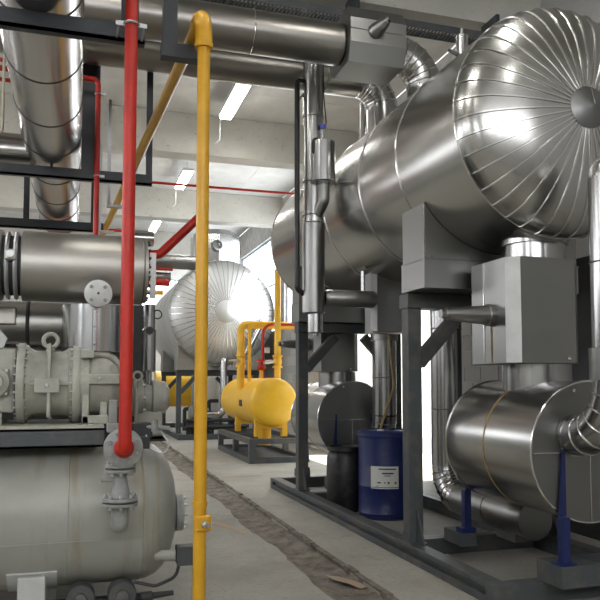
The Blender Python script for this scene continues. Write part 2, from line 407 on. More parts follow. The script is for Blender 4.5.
# ================================================================= STEEL STAND AND SKID
def stand(name, label, x0, x1, y0, y1, ztop, posts, mats='skid', cross=()):
    t = T(name, label, 'steel frame', ((x0 + x1) / 2, (y0 + y1) / 2, 0))
    for x in (x0, x1 - .12):
        part('base_rail', MB().box(x, x + .12, y0 + .1, y1 - .1, 0, .05).box(x + (.04 if x == x0 else 0), x + (.12 if x == x0 else .08), y0 + .1, y1 - .1, .05, .10).box(x, x + .12, y0 + .1, y1 - .1, .10, .135), mats, t, False, .004)
    for y in (y0, y1 - .1) + tuple(cross): part('cross_rail', MB().box(x0 if y in (y0, y1 - .1) else x0 + .12, x1 if y in (y0, y1 - .1) else x1 - .12, y, y + .1, 0, .132), mats, t, False, .004)
    for y in posts:
        for s, x in ((1, x0 + .01), (-1, x1 - .13)):
            p = part('post', MB().box(x, x + .12, y, y + .12, .135, ztop - .12), mats, t, False, .006)
            part('base_plate', MB().box(x - .01, x + .13, y - .05, y + .17, .1355, .148), mats, p, False)
            for yy, d in ((y, -1), (y + .12, 1)):
                part('gusset', MB().prism([(yy, .148), (yy + d * .14, .148), (yy + d * .012, .40), (yy, .40)], 'x', x + .054, x + .066), mats, p, False)
            part('diagonal_brace', MB().bar((x + .06 + s * .05, y + .06, ztop - .56), (x + .06 + s * .42, y + .06, ztop - .16), .10, .10), mats, t, False)
        part('top_beam', MB().box(x0, x1, y - .02, y + .14, ztop - .12, ztop), mats, t, False, .005)
    return t
stand('vessel_stand', 'dark grey steel stand and floor skid under the huge vessel', 2.51, 3.86, 4.0, 9.35, 2.108, (5.19, 8.12), cross=(5.34, 7.90))

# ================================================================= LOWER VESSEL UNITS (near one, then a copy further along)
LX, LZ, LR = 3.18, .955, .451
def lower_unit():
    y0, y1 = 3.9, 4.98; ym = 4.45
    v = T('lower_vessel', '', 'vessel', (LX, ym, LZ - LR), 'small clad vessels below the huge vessel')
    for a, b in ((y0, ym), (ym, y1)):
        part('cladding_band', MB().lathe((LX, a, LZ), (0, 1, 0), [(LR - .006, 0), (LR, .003), (LR, b - a - .003), (LR - .006, b - a)], 72), 'clad', v)
    part('sealed_joint', MB().lathe((LX, ym - .008, LZ), (0, 1, 0), [(LR + .001, 0), (LR + .003, .004), (LR + .003, .014), (LR + .001, .018)], 72), 'sealant', v)
    for y, s in ((y0, -1), (y1, 1)):
        f = part('end_plate', MB().lathe((LX, y, LZ), (0, s, 0), [(LR - .004, -.004), (LR - .004, .006), (.02, .010)], 64), 'dark_end', v)
        part('rim', MB().torus((LX, y, LZ), (0, 1, 0), LR, .008, 72, 6), 'bead', v)
        part('face_seam', MB().bar((LX - LR + .01, y + s * .012, LZ), (LX + LR - .01, y + s * .012, LZ), .008, .006), 'bead', f)
        part('face_seam', MB().bar((LX - .02, y + s * .012, LZ - LR + .01), (LX - .02, y + s * .012, LZ), .006, .008), 'bead', f)
        inst('rivet', bolt_mesh(.012, .01, 'bead'), f, (LX - .13, y + s * .01, LZ + .39), (PI / 2, 0, 0))
    # sheet metal box between lower and upper vessels
    b = T('junction_box', '', 'metal box', (3.13, 4.47, 1.52), 'clad connection boxes between the vessels')
    c = .07; X0, X1, Y0, Y1 = 2.80, 3.38, 4.18, 4.76
    poly = [(X0, Y0 + c), (X0 + c, Y0), (X1 - c, Y0), (X1, Y0 + c), (X1, Y1 - c), (X1 - c, Y1), (X0 + c, Y1), (X0, Y1 - c)]
    part('casing', MB().prism(poly, 'z', 1.53, 2.255), 'clad2', b, False)
    d = .004; part('corner_strip', MB().prism([(X0 - d, Y0 + c), (X0 + c, Y0 - d), (X0 + c + .003, Y0 - .001), (X0 - .001, Y0 + c + .003)], 'z', 1.532, 2.253), 'white', b, False)
    part('lower_neck', MB().lathe((LX, ym, 1.30), (0, 0, 1), [(.24, 0), (.24, .226)], 48), 'pipe', b)
    part('upper_neck', MB().lathe((LX, ym, 2.258), (0, 0, 1), [(.215, 0), (.215, .13), (.235, .13), (.235, .20)], 48), 'pipe', b)
    cn = part('cone_nozzle', MB().lathe((2.80, 4.43, 1.87), (-1, 0, .0), [(.078, 0), (.078, .04), (.07, .045), (.042, .36), (.030, .37), (.030, .40)], 28), 'clad2', b)
    part('box_seam', MB().bar((2.796, 4.52, 1.54), (2.796, 4.52, 2.25), .006, .006), 'bead', b)
    part('rust_streak', MB().box(2.794, 2.7995, 4.425, 4.437, 1.535, 1.80), 'sealant', b, False)
    for x in (3.35,): inst('rivet', bolt_mesh(.014, .012, 'bead'), b, (x - .1, 4.18, 1.56), (PI / 2, 0, 0))
    # blue legs on pedestals
    for (x, y, z1) in ((2.93, 3.855, 1.02), (3.41, 3.855, 1.02), (2.93, 5.03, .90), (3.41, 5.03, .90)):
        s = part('leg', MB().box(x - .028, x + .028, y - .02, y + .03, .268, .56), 'bluesup', v, False, label='blue painted leg')
        part('pedestal', MB().box(*((x - .06, 3.17 - .001) if x < 3 and y < 4 else (3.17, x + .06) if y < 4 else (x - .07, x + .07)), y - .05 if y < 4 else y - .03, y + .21 if y < 4 else y + .24, .133, .265 if y < 4 else .235), 'skid', s, False, .004)
        part('foot_plate', MB().box(x - .06, x + .06, y - .035, y + .06, .2655 if y < 4 else .2355, .275), 'bluesup', s, False)
        part('leg_fin', MB().prism([(x - .022, .56), (x + .028, .56), (x + .028 if x < 3 else x - .016, z1), (x + .016 if x < 3 else x - .022, z1)], 'y', y + (.012 if y < 4 else -.03), y + (.03 if y < 4 else -.012)), 'bluesup', s, False)
    return [v, b]
def riser(label, rx, ry, yface, ze, s0, s1, top, R=.145):
    p = T('riser_pipe', label, 'pipe', (rx, ry, ze - R), 'clad risers with segmented elbows')
    q = yface - .012 - ry - .03
    gored('elbow', p, (rx, ry + q, ze + q), q, (0, -1, 0), (0, 0, -1), R, 'pipe', 6)
    part('elbow_collar', MB().cyl((rx, ry + q, ze), (rx, yface - .012, ze), R + .006, seg=28), 'pipe', p)
    part('sleeve', MB().cyl((rx, ry, s0), (rx, ry, s1), R + .02, seg=32), 'clad2', p)
    if s0 > ze + q: part('pipe_run', MB().cyl((rx, ry, ze + q), (rx, ry, s0), R, seg=32), 'pipe', p)
    part('pipe_run', MB().cyl((rx, ry, s1), (rx, ry, top), R, seg=32), 'pipe', p)
    part('joint_ring', MB().torus((rx, ry, (ze + q + s0) / 2 if s0 > ze + q + .1 else (s1 + top) / 2), (0, 0, 1), R + .001, .005, 32, 6), 'dark_end', p)
    part('dome_top', MB().lathe((rx, ry, top), (0, 0, 1), [(R, 0), (R * .92, .06), (R * .7, .11), (R * .3, .14), (.005, .15)], 32), 'clad', p)
riser('tall clad riser cut by the right picture edge', 3.04, 3.50, 3.9, 1.06, 1.41, 1.60, 2.62, .125)
U1 = lower_unit(); DY = 4.14
U2 = [copy_tree(o) for o in U1]
for o in U2: o.location.y += DY
riser('clad riser standing behind the blue drum', 3.44, 7.72, 3.9 + DY, .74, 1.88, 2.30, 2.36, .14)
lab = ['small horizontal clad vessel near the right edge with amber sealed joint', 'chamfered metal box with cone nozzle above the nearest small vessel',
       ]
lab2 = ['small horizontal clad vessel behind the two drums', 'metal connection box above the small vessel behind the drums',
        ]
for a, l in zip(U1, lab): a['label'] = l
for a, l in zip(U2, lab2): a['label'] = l
# riser with sleeve block (second one has a wide square sleeve up under the vessel)
sl = T('pipe_sleeve', 'square sheet metal sleeve hanging below the huge vessel behind the pipe bridge', 'pipe sleeve', (3.0, 6.62, 1.9))
part('sleeve_box', MB().prism([(2.80, 6.60), (2.84, 6.53), (3.18, 6.53), (3.24, 6.57), (3.24, 6.75), (2.80, 6.75)], 'z', 1.90, 2.50), 'clad2', sl, False)
part('bottom_flange', MB().box(2.79, 3.25, 6.52, 6.76, 1.89, 1.90), 'dark_end', sl, False)
# drain line: vertical, elbow, then along the floor below the lower vessel
dl = T('drain_line', 'clad pipe dropping to the floor and running under the nearest small vessel', 'pipe', (3.36, 5.6, .2))
R = .145; dx, dy, dz = 3.33, 6.05, .36
part('vertical_run', MB().cyl((dx, dy, dz + .27), (dx, dy, 2.52), R, seg=32), 'pipe', dl)
for z in (1.15, 1.9): part('joint_ring', MB().torus((dx, dy, z), (0, 0, 1), R + .001, .005, 32, 6), 'dark_end', dl)
gored('elbow', dl, (dx, dy - .27, dz + .27), .27, (0, 1, 0), (0, 0, -1), R, 'pipe', 6)
part('floor_run', MB().cyl((dx, dy - .27, dz), (dx, 4.72, dz), R, seg=32), 'clad2', dl)
part('pipe_cap', MB().lathe((dx, 4.72, dz), (0, -1, 0), [(R + .004, -.02), (R + .004, .006), (.01, .012)], 32), 'dark_end', dl)
part('joint_ring', MB().torus((dx, 5.25, dz), (0, 1, 0), R + .001, .005, 32, 6), 'bead', dl)

# ================================================================= LEVEL COLUMN
cx, cy = 2.20, 6.60
t = T('level_column', 'slim vertical clad column with side float chamber beside the huge vessel', 'column', (cx, cy, 1.86))
part('upper_tube', MB().cyl((cx, cy, 2.95), (cx, cy, 4.62), .10, seg=28), 'pipe', t)
part('lower_tube', MB().lathe((cx, cy, 2.06), (0, 0, 1), [(.10, 0), (.112, .01), (.112, .88), (.095, .90)], 28), 'clad2', t)
part('bottom_tube', MB().cyl((cx + .02, cy, 1.88), (cx + .02, cy, 2.06), .075, seg=24), 'pipe', t)
part('drain_plug', MB().cyl((cx + .02, cy, 1.845), (cx + .02, cy, 1.88), .03), 'dark_end', t)
for z in (3.02, 3.35, 4.0): part('strap', MB().torus((cx, cy, z), (0, 0, 1), .102, .006, 28, 6), 'dark_end', t)
ch = part('float_chamber', MB().lathe((cx + .06, cy - .12, 3.32), (0, 0, 1), [(.06, -.05), (.06, 0), (.118, 0), (.118, .40), (.06, .405)], 28), 'bright', t)
part('chamber_rim', MB().torus((cx + .06, cy - .12, 3.325), (0, 0, 1), .117, .008, 28, 6), 'dark_end', ch)
part('chamber_lid', MB().lathe((cx + .06, cy - .12, 3.72), (0, 0, 1), [(.062, 0), (.05, .02), (.03, .03)], 20), 'rubber', ch)
part('sight_glass', MB().cyl((cx + .06, cy - .12, 3.745), (cx + .06, cy - .12, 3.86), .027), 'glass', ch)
part('glass_cap', MB().cyl((cx + .06, cy - .12, 3.86), (cx + .06, cy - .12, 3.90), .03), 'bluecap', ch, label='violet-blue plastic cap')
part('cable_loop', MB().tube(fillet([(cx + .06, cy - .12, 3.745), (cx - .06, cy - .16, 3.74), (cx - .06, cy - .16, 3.60), (cx - .02, cy - .14, 3.58)], .05), .011, 8), 'rubber', ch)
part('branch', MB().tube(fillet([(cx + .06, cy - .12, 3.30), (cx + .06, cy - .12, 3.15), (cx, cy - .02, 2.98)], .1), .062, 20), 'clad2', t)
part('black_hose', MB().tube(fillet([(cx - .09, cy, 4.36), (cx - .17, cy - .01, 4.36), (cx - .17, cy - .01, 2.29), (cx - .10, cy, 2.25)], .07), .026, 10), 'rubber', t, label='thick black hose looped down the side')
part('side_bracket', MB().bar((cx - .14, cy + .03, 4.18), (cx - .04, cy, 4.30), .03, .02), 'pipe', t)
part('wire', MB().tube([(cx + .085, cy - .05, 4.6), (cx + .09, cy - .06, 4.2), (cx + .10, cy - .1, 3.92)], .006, 6), 'rubber', t)
t = T('pipe_bridge', 'short horizontal clad pipe joining the level column to the square sleeve', 'pipe', (2.6, 6.6, 2.17))
part('bridge_run', MB().lathe((2.312, 6.6, 2.22), (1, 0, 0), [(.07, 0), (.085, .02), (.085, .54), (.05, .56)], 24), 'clad2', t)
part('nipple', MB().cyl((2.72, 6.6, 2.30), (2.72, 6.6, 2.50), .022), 'pipe', t)

# ================================================================= OVERHEAD DUCTS
t = T('cross_duct', 'upper overhead clad duct running across to a hexagonal box above the vessel', 'duct', (0, 6.0, 4.28))
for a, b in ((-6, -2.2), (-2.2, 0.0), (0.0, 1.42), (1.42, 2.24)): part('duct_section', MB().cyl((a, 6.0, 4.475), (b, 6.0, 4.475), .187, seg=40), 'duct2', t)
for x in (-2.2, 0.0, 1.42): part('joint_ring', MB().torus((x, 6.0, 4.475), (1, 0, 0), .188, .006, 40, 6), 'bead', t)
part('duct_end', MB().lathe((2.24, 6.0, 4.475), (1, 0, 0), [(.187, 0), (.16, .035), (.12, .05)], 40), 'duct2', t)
hexp = [(5.74, 4.40), (5.80, 4.24), (6.2, 4.24), (6.26, 4.40), (6.26, 4.62), (6.20, 4.74), (5.80, 4.74), (5.74, 4.62)]
hb = part('hexagonal_box', MB().prism(hexp, 'x', 2.262, 2.80), 'clad2', t, False)
part('box_seam', MB().bar((2.262, 5.737, 4.52), (2.76, 5.737, 4.52), .008, .006), 'dark_end', hb)
part('cone_nozzle', MB().lathe((2.50, 5.74, 4.52), (.45, -1, .32), [(.07, -.02), (.065, .03), (.035, .15), (.026, .155), (.026, .18)], 24), 'clad2', hb)
gored('elbow', t, (2.79, 6.0, 4.15), .32, (0, 0, 1), (1, 0, 0), .165, 'clad', 7)
part('drop', MB().cyl((3.11, 6.0, 3.99), (3.11, 6.0, 4.15), .165, seg=32), 'clad', t)
t = T('cross_duct', 'lower overhead clad duct behind the first, bending down onto the vessel', 'duct', (0, 7.0, 4.4))
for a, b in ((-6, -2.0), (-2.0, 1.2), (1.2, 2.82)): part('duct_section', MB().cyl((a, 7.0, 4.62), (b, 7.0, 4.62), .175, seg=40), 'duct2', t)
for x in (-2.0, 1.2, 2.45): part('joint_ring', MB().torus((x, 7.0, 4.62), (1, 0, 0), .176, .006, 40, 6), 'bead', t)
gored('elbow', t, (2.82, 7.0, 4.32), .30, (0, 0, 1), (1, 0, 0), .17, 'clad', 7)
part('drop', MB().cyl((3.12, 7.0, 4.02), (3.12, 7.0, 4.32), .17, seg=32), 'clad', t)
single('vent_pipe', 'thin bright vertical pipe rising from the vessel beside the lower duct bend', 'pipe', MB().cyl((3.11, 7.42, 3.96), (3.11, 7.42, 4.55), .075), 'bright', (3.11, 7.42, 3.96))
# the big duct along the hall, upper left
DXc, DZc, DR = -.25, 3.74, .265
t = T('hall_duct', 'large shiny duct hung overhead along the left of the hall', 'duct', (DXc, 5, DZc - DR))
ys = [1.6, 2.5, 3.4, 4.3, 5.2, 6.1, 6.95, 7.9, 8.8, 9.7, 10.6]
for a, b in zip(ys[:-1], ys[1:]): part('duct_section', MB().lathe((DXc, a, DZc), (0, 1, 0), [(DR - .004, 0), (DR, .004), (DR, b - a - .004), (DR - .004, b - a)], 56), 'duct', t)
for y in ys: part('joint_ring', MB().torus((DXc, y, DZc), (0, 1, 0), DR, .006, 56, 6), 'seam', t)
part('branch', MB().cyl((DXc - .2, 7.45, DZc - .08), (-2.6, 7.45, DZc - .08), .17, seg=32), 'duct', t)
for y in (4.23, 7.2): part('lug', MB().box(DXc - .012, DXc + .012, y - .02, y + .04, 3.44, 3.53), 'hanger', t, False)

# ================================================================= HANGER TRAPEZES
def trapeze(label, x0, x1, y, z, posts, h=.13):
    t = T('pipe_hanger', label, 'hanger', ((x0 + x1) / 2, y, z), 'dark steel hangers for the overhead pipes')
    part('cross_bar', MB().box(x0, x1, y, y + .06, z, z + .02).box(x0, x1, y, y + .012, z, z + h), 'hanger', t, False)
    for (x, wd, z1) in posts: part('drop_post', MB().box(x, x + wd, y + .013, y + .06, z + .021, z1), 'hanger', t, False)
    return t
trapeze('nearest dark steel hanger crossing under the large duct at the top left', -1.6, .355, 4.18, 3.375, [(.22, .10, ZC), (-1.5, .1, ZC)], .105)
trapeze('middle dark steel hanger under the large duct with posts left of the red pipe', -1.3, .70, 7.18, 3.355, [(.02, .15, ZC), (.64, .06, ZC), (-1.2, .1, ZC)], .105)
trapeze('far dark steel hanger under the large duct just above the silencer', -1.0, .32, 9.6, 3.34, [(-.66, .07, ZC), (.16, .09, ZC)], .12)
t = T('pipe_hanger', 'short dark steel bracket holding the yellow pipe bend', 'hanger', (.53, 4.3, 3.36), 'dark steel hangers for the overhead pipes')
part('cross_bar', MB().box(.46, .70, 4.26, 4.34, 3.36, 3.445), 'hanger', t, False); part('drop_post', MB().box(.47, .555, 4.27, 4.33, 3.446, ZC), 'hanger', t, False)
for lbl, x, y, z0 in (('slim galvanised angle hanger on the yellow pipe, the longer of two', .33, 7.9, 3.31), ('slim galvanised angle hanger on the yellow pipe, the shorter and further of two', .28, 9.3, 3.31)):
    t = T('angle_hanger', lbl, 'hanger', (x, y, z0), 'galvanised angle hangers')
    part('drop_leg', MB().box(x - .035, x - .0, y, y + .03, z0, z0 + 1.15), 'galv', t, False); part('foot', MB().box(x - .035, x + .16, y, y + .06, z0 - .03, z0), 'galv', t, False)

# ================================================================= COLOURED PIPES
rx, ry = .265, 4.0
t = T('red_pipe', 'thick red pipe dropping vertically to the flanged valve at the left', 'pipe', (rx, ry, 1.04))
part('pipe_run', MB().tube(fillet([(rx, ry + .075, 1.04), (rx, ry, 1.04), (rx, ry, 1.2), (rx, ry, 5.98)], .045), .035, 20), 'red', t)
part('weld_collar', MB().lathe((rx, ry + .07, 1.04), (0, -1, 0), [(.055, 0), (.052, .02), (.03, .045)], 24), 'red', t)
for z in (3.39,):
    c = part('clamp', MB().torus((rx, ry, z), (0, 0, 1), .041, .007, 20, 5).box(rx - .085, rx + .085, ry - .006, ry + .006, z - .012, z + .012), 'galv', t)
    for q in (-.07, .07): part('clamp_rod', MB().cyl((rx + q, ry, z), (rx + q, ry + .18, z), .006, seg=8), 'galv', c)
yx, yy = .672, 4.0
t = T('yellow_pipe', 'yellow pipe rising from the floor, bending and running back along the ceiling', 'pipe', (yx, yy, 0))
part('pipe_run', MB().tube([(yx, yy, 0), (yx, yy, 3.36)], .036, 20), 'yellow', t)
bend = fillet([(yx, yy, 3.36), (yx - .008, yy, 3.51), (yx - .02, yy + .4, 3.495)], .10, 8)[1:-1]
part('elbow', MB().tube([(yx, yy, 3.33)] + bend + [bend[-1] + Vector((-.003, .05, 0))], .049, 20), 'yellow', t)
part('overhead_run', MB().tube([bend[-1], (.60, 5.2, 3.485), (.33, 10.0, 3.40), (.29, 10.7, 3.40)], .0385, 20), 'yellow', t)
part('tail_drop', MB().tube(fillet([(.30, 10.6, 3.40), (.29, 10.7, 3.36), (.29, 10.7, 1.2)], .05), .038, 14), 'yellow', t)
part('upper_collar', MB().cyl((yx, yy, 3.31), (yx, yy, 3.34), .053), 'yellow', t); part('lower_collar', MB().cyl((yx, yy, .72), (yx, yy, .745), .043), 'yellow', t)
v = part('inspection_flange', MB().box(yx - .035, yx + .055, yy - .062, yy - .036, .59, .675), 'yellow', t, False, .008)
bolts(v, (yx + .01, yy - .062, .632), (0, -1, 0), .045, 4, .007, .012, 'yellow', PI / 4)
part('spindle', MB().lathe((yx + .015, yy - .062, .63), (.35, -1, 0), [(.02, 0), (.02, .02), (.014, .025), (.011, .05)], 12), 'galv', v)
t = T('red_branch_pipe', 'thin red vertical pipe beside the dark hanger post, behind the thick red pipe', 'pipe', (.165, 7.0, 1.5))
part('pipe_run', MB().tube(fillet([(-.9, 7.02, 4.30), (.165, 7.02, 4.30), (.165, 7.02, 1.5)], .06), .026, 14), 'red', t)
for z in (4.16, 3.36): part('clamp', MB().torus((.165, 7.02, z), (0, 0, 1), .028, .007, 14, 5).box(.165, .235, 7.01, 7.03, z - .01, z + .01), 'galv', t)
for lbl, y, z, xa, xb in (('upper thin red sprinkler line crossing far under the ceiling', 13.2, 5.05, -6.8, 4.8), ('lower thin red sprinkler line behind the large duct', 13.6, 4.2, -6.8, .9),
                         ('thin red line at the far left above its twin', 8.6, 5.05, -6.8, -.2), ('thin red line at the far left below its twin', 8.75, 4.88, -6.8, -.2)):
    t = T('sprinkler_line', lbl, 'pipe', ((xa + xb) / 2, y, z), 'red sprinkler lines'); part('pipe_run', MB().cyl((xa, y, z), (xb, y, z), .024, seg=10), 'red', t)
    for x in (xa + 1, (xa + xb) / 2, xb - .6): part('drop_rod', MB().cyl((x, y, z + .02), (x, y, ZC), .006, seg=6), 'galv', t)
for k in range(3):
    single('cable_conduit', ['outer', 'middle', 'inner'][k] + ' cream conduit hanging at the far left beside the large duct', 'conduit', MB().tube(fillet([(-.62 - .045 * k, 6.40, 5.9), (-.62 - .045 * k, 6.40, 3.48), (-1.2, 6.40, 3.40 - .03 * k)], .06), .012, 8), 'conduit', (-.62, 6.40, 3.4), 'cream conduits')

# ================================================================= CABLE TRAY, LAMPS
t = T('cable_tray', 'perforated metal cable tray fixed under the nearest concrete beam', 'cable tray', (2, 6.6, 5.15))
for y in (6.48, 6.66): part('side_rail', MB().box(-6.5, 4.85, y, y + .012, 5.03, 5.10), 'skid', t, False)
rg = MB()
for i in range(280): rg.box(-6.45 + i * .04, -6.43 + i * .04, 6.492, 6.66, 5.035, 5.042)
o = part('rungs', rg, 'skid', t, False); o['kind'] = 'stuff'
for x in (-4, -1.5, 1.0, 2.6, 4.2): part('bracket', MB().box(x, x + .04, 6.45, 6.75, 5.10, 5.30), 'hanger', t, False)
for x, y in ((2.4, 7.6), (2.28, 10.05), (2.16, 14.6), (2.05, 19.5), (-2.4, 10.05), (-2.4, 14.6), (-2.5, 5.2), (-2.5, .5), (2.4, .5), (.1, 2.8), (2.6, 2.8), (-2.5, 2.8), (3.0, 23)):
    seen = {(2.4, 7.6): 'fluorescent lamp behind the top ducts near the cable tray', (2.28, 10.05): 'largest fluorescent ceiling lamp right of the yellow pipe', (2.16, 14.6): 'middle fluorescent ceiling lamp left of the yellow pipe',
            (2.05, 19.5): 'small far fluorescent lamp above the silencer end'}.get((x, y), 'fluorescent ceiling lamp out of view, bay at %s %s' % (('left' if x < 0 else 'right'), {2.8: 'front middle' if x < 1 else 'front outer', 7.6: '', 19.5: '', 10.05: 'middle', 14.6: 'rear', 5.2: 'front', .5: 'camera', 23: 'last'}[y]))
    t = T('ceiling_lamp', seen, 'lamp', (x, y + .65, 5.70), 'fluorescent ceiling lamps')
    part('tray', MB().box(x - .11, x + .11, y, y + 1.35, 5.74, 5.80), 'white', t, False)
    part('diffuser', MB().prism([(x - .10, 5.74), (x - .085, 5.70), (x + .085, 5.70), (x + .10, 5.74)], 'y', y + .01, y + 1.34), 'tubelight', t, False)
    for yy_ in (y + .2, y + 1.1): part('rod', MB().cyl((x, yy_, 5.80), (x, yy_, ZC), .008, seg=6), 'galv', t)
    part('supply_cable', MB().tube(fillet([(x - .05, y + 1.34, 5.76), (x - .06, y + 1.5, 5.7), (x - .06, y + 1.5, 5.4), (x - .14, y + 1.5, 5.33)], .04), .006, 6), 'white', t)

# ================================================================= DRUMS
def drum(name, label, x, y, r, h, mat, closed):
    t = T(name, label, 'drum', (x, y, 0))
    pr = [(r - .02, 0), (r, .015), (r, .05), (r + .006, .06), (r, .07)]
    if closed: pr += [(r, h * .36), (r + .004, h * .37), (r, h * .38), (r, h - .07), (r + .012, h - .062), (r + .012, h - .02), (r, h - .012), (r - .02, h), (r - .035, h - .012), (.01, h - .012)]
    else: pr = [(r - .05, 0), (r - .03, .02), (r, .12), (r + .004, h * .5), (r, h - .12), (r - .02, h - .07), (r - .035, h - .05), (r - .005, h - .045), (r - .005, h), (r - .02, h), (r - .022, h - .02), (.01, h - .02)]
    part('body', MB().lathe((x, y, 0), (0, 0, 1), pr, 56), mat, t); return t
bx_, by_, br = 3.14, 7.03, .285
t = drum('blue_drum', 'blue plastic drum with white label standing inside the skid', bx_, by_, br, .90, 'blue', True)
def wrap(a0, a1, z0, z1, rr, mat, nm, par):
    m = MB(); n_ = 10
    for i in range(n_ + 1):
        a = a0 + (a1 - a0) * i / n_
        for z in (z0, z1):
            for q in (rr, rr + .0015): m.v.append(Vector((bx_ + q * math.cos(a), by_ + q * math.sin(a), z)))
    for i in range(n_):
        k = 4 * i; m.f += [(k + 1, k + 5, k + 7, k + 3), (k, k + 2, k + 6, k + 4), (k, k + 4, k + 5, k + 1), (k + 2, k + 3, k + 7, k + 6)]
    k = 4 * n_; m.f += [(0, 1, 3, 2), (k, k + 2, k + 3, k + 1)]
    return part(nm, m, mat, par)
A0 = math.atan2(-by_, -bx_) - .05
lb = wrap(A0 - .50, A0 + .52, .32, .545, br + .001, 'paper', 'paper_label', t); lb['label'] = 'white printed label with small illegible text'
for (a, b, z0, z1) in ((-.20, .42, .512, .524), (-.08, .33, .468, .482), (.0, .22, .448, .455), (-.25, -.12, .375, .388), (0, .04, .375, .388), (.12, .18, .37, .392), (.37, .43, .37, .39), (-.3, -.2, .345, .35)):
    wrap(A0 + a, A0 + b, z0, z1, br + .003, 'ink', 'print', lb)
part('bung', MB().cyl((bx_ - .1, by_ - .1, .888), (bx_ - .1, by_ - .1, .91), .035), 'paper', t)
part('bung', MB().cyl((bx_ + .12, by_ + .1, .888), (bx_ + .12, by_ + .1, .91), .035), 'blue', t)
single('amber_hose', 'thin amber hose rising out of the blue drum', 'hose', MB().tube(fillet([(bx_ - .1, by_ - .1, .91), (bx_ - .08, by_ - .12, 1.0), (bx_ + .08, by_ - .05, 1.35), (bx_ + .12, by_ + .15, 1.9)], .2), .012, 8), 'sealant', (bx_, by_, .9))
drum('black_drum', 'smaller worn black drum beside the blue drum', 2.845, 7.45, .20, .70, 'black', False)

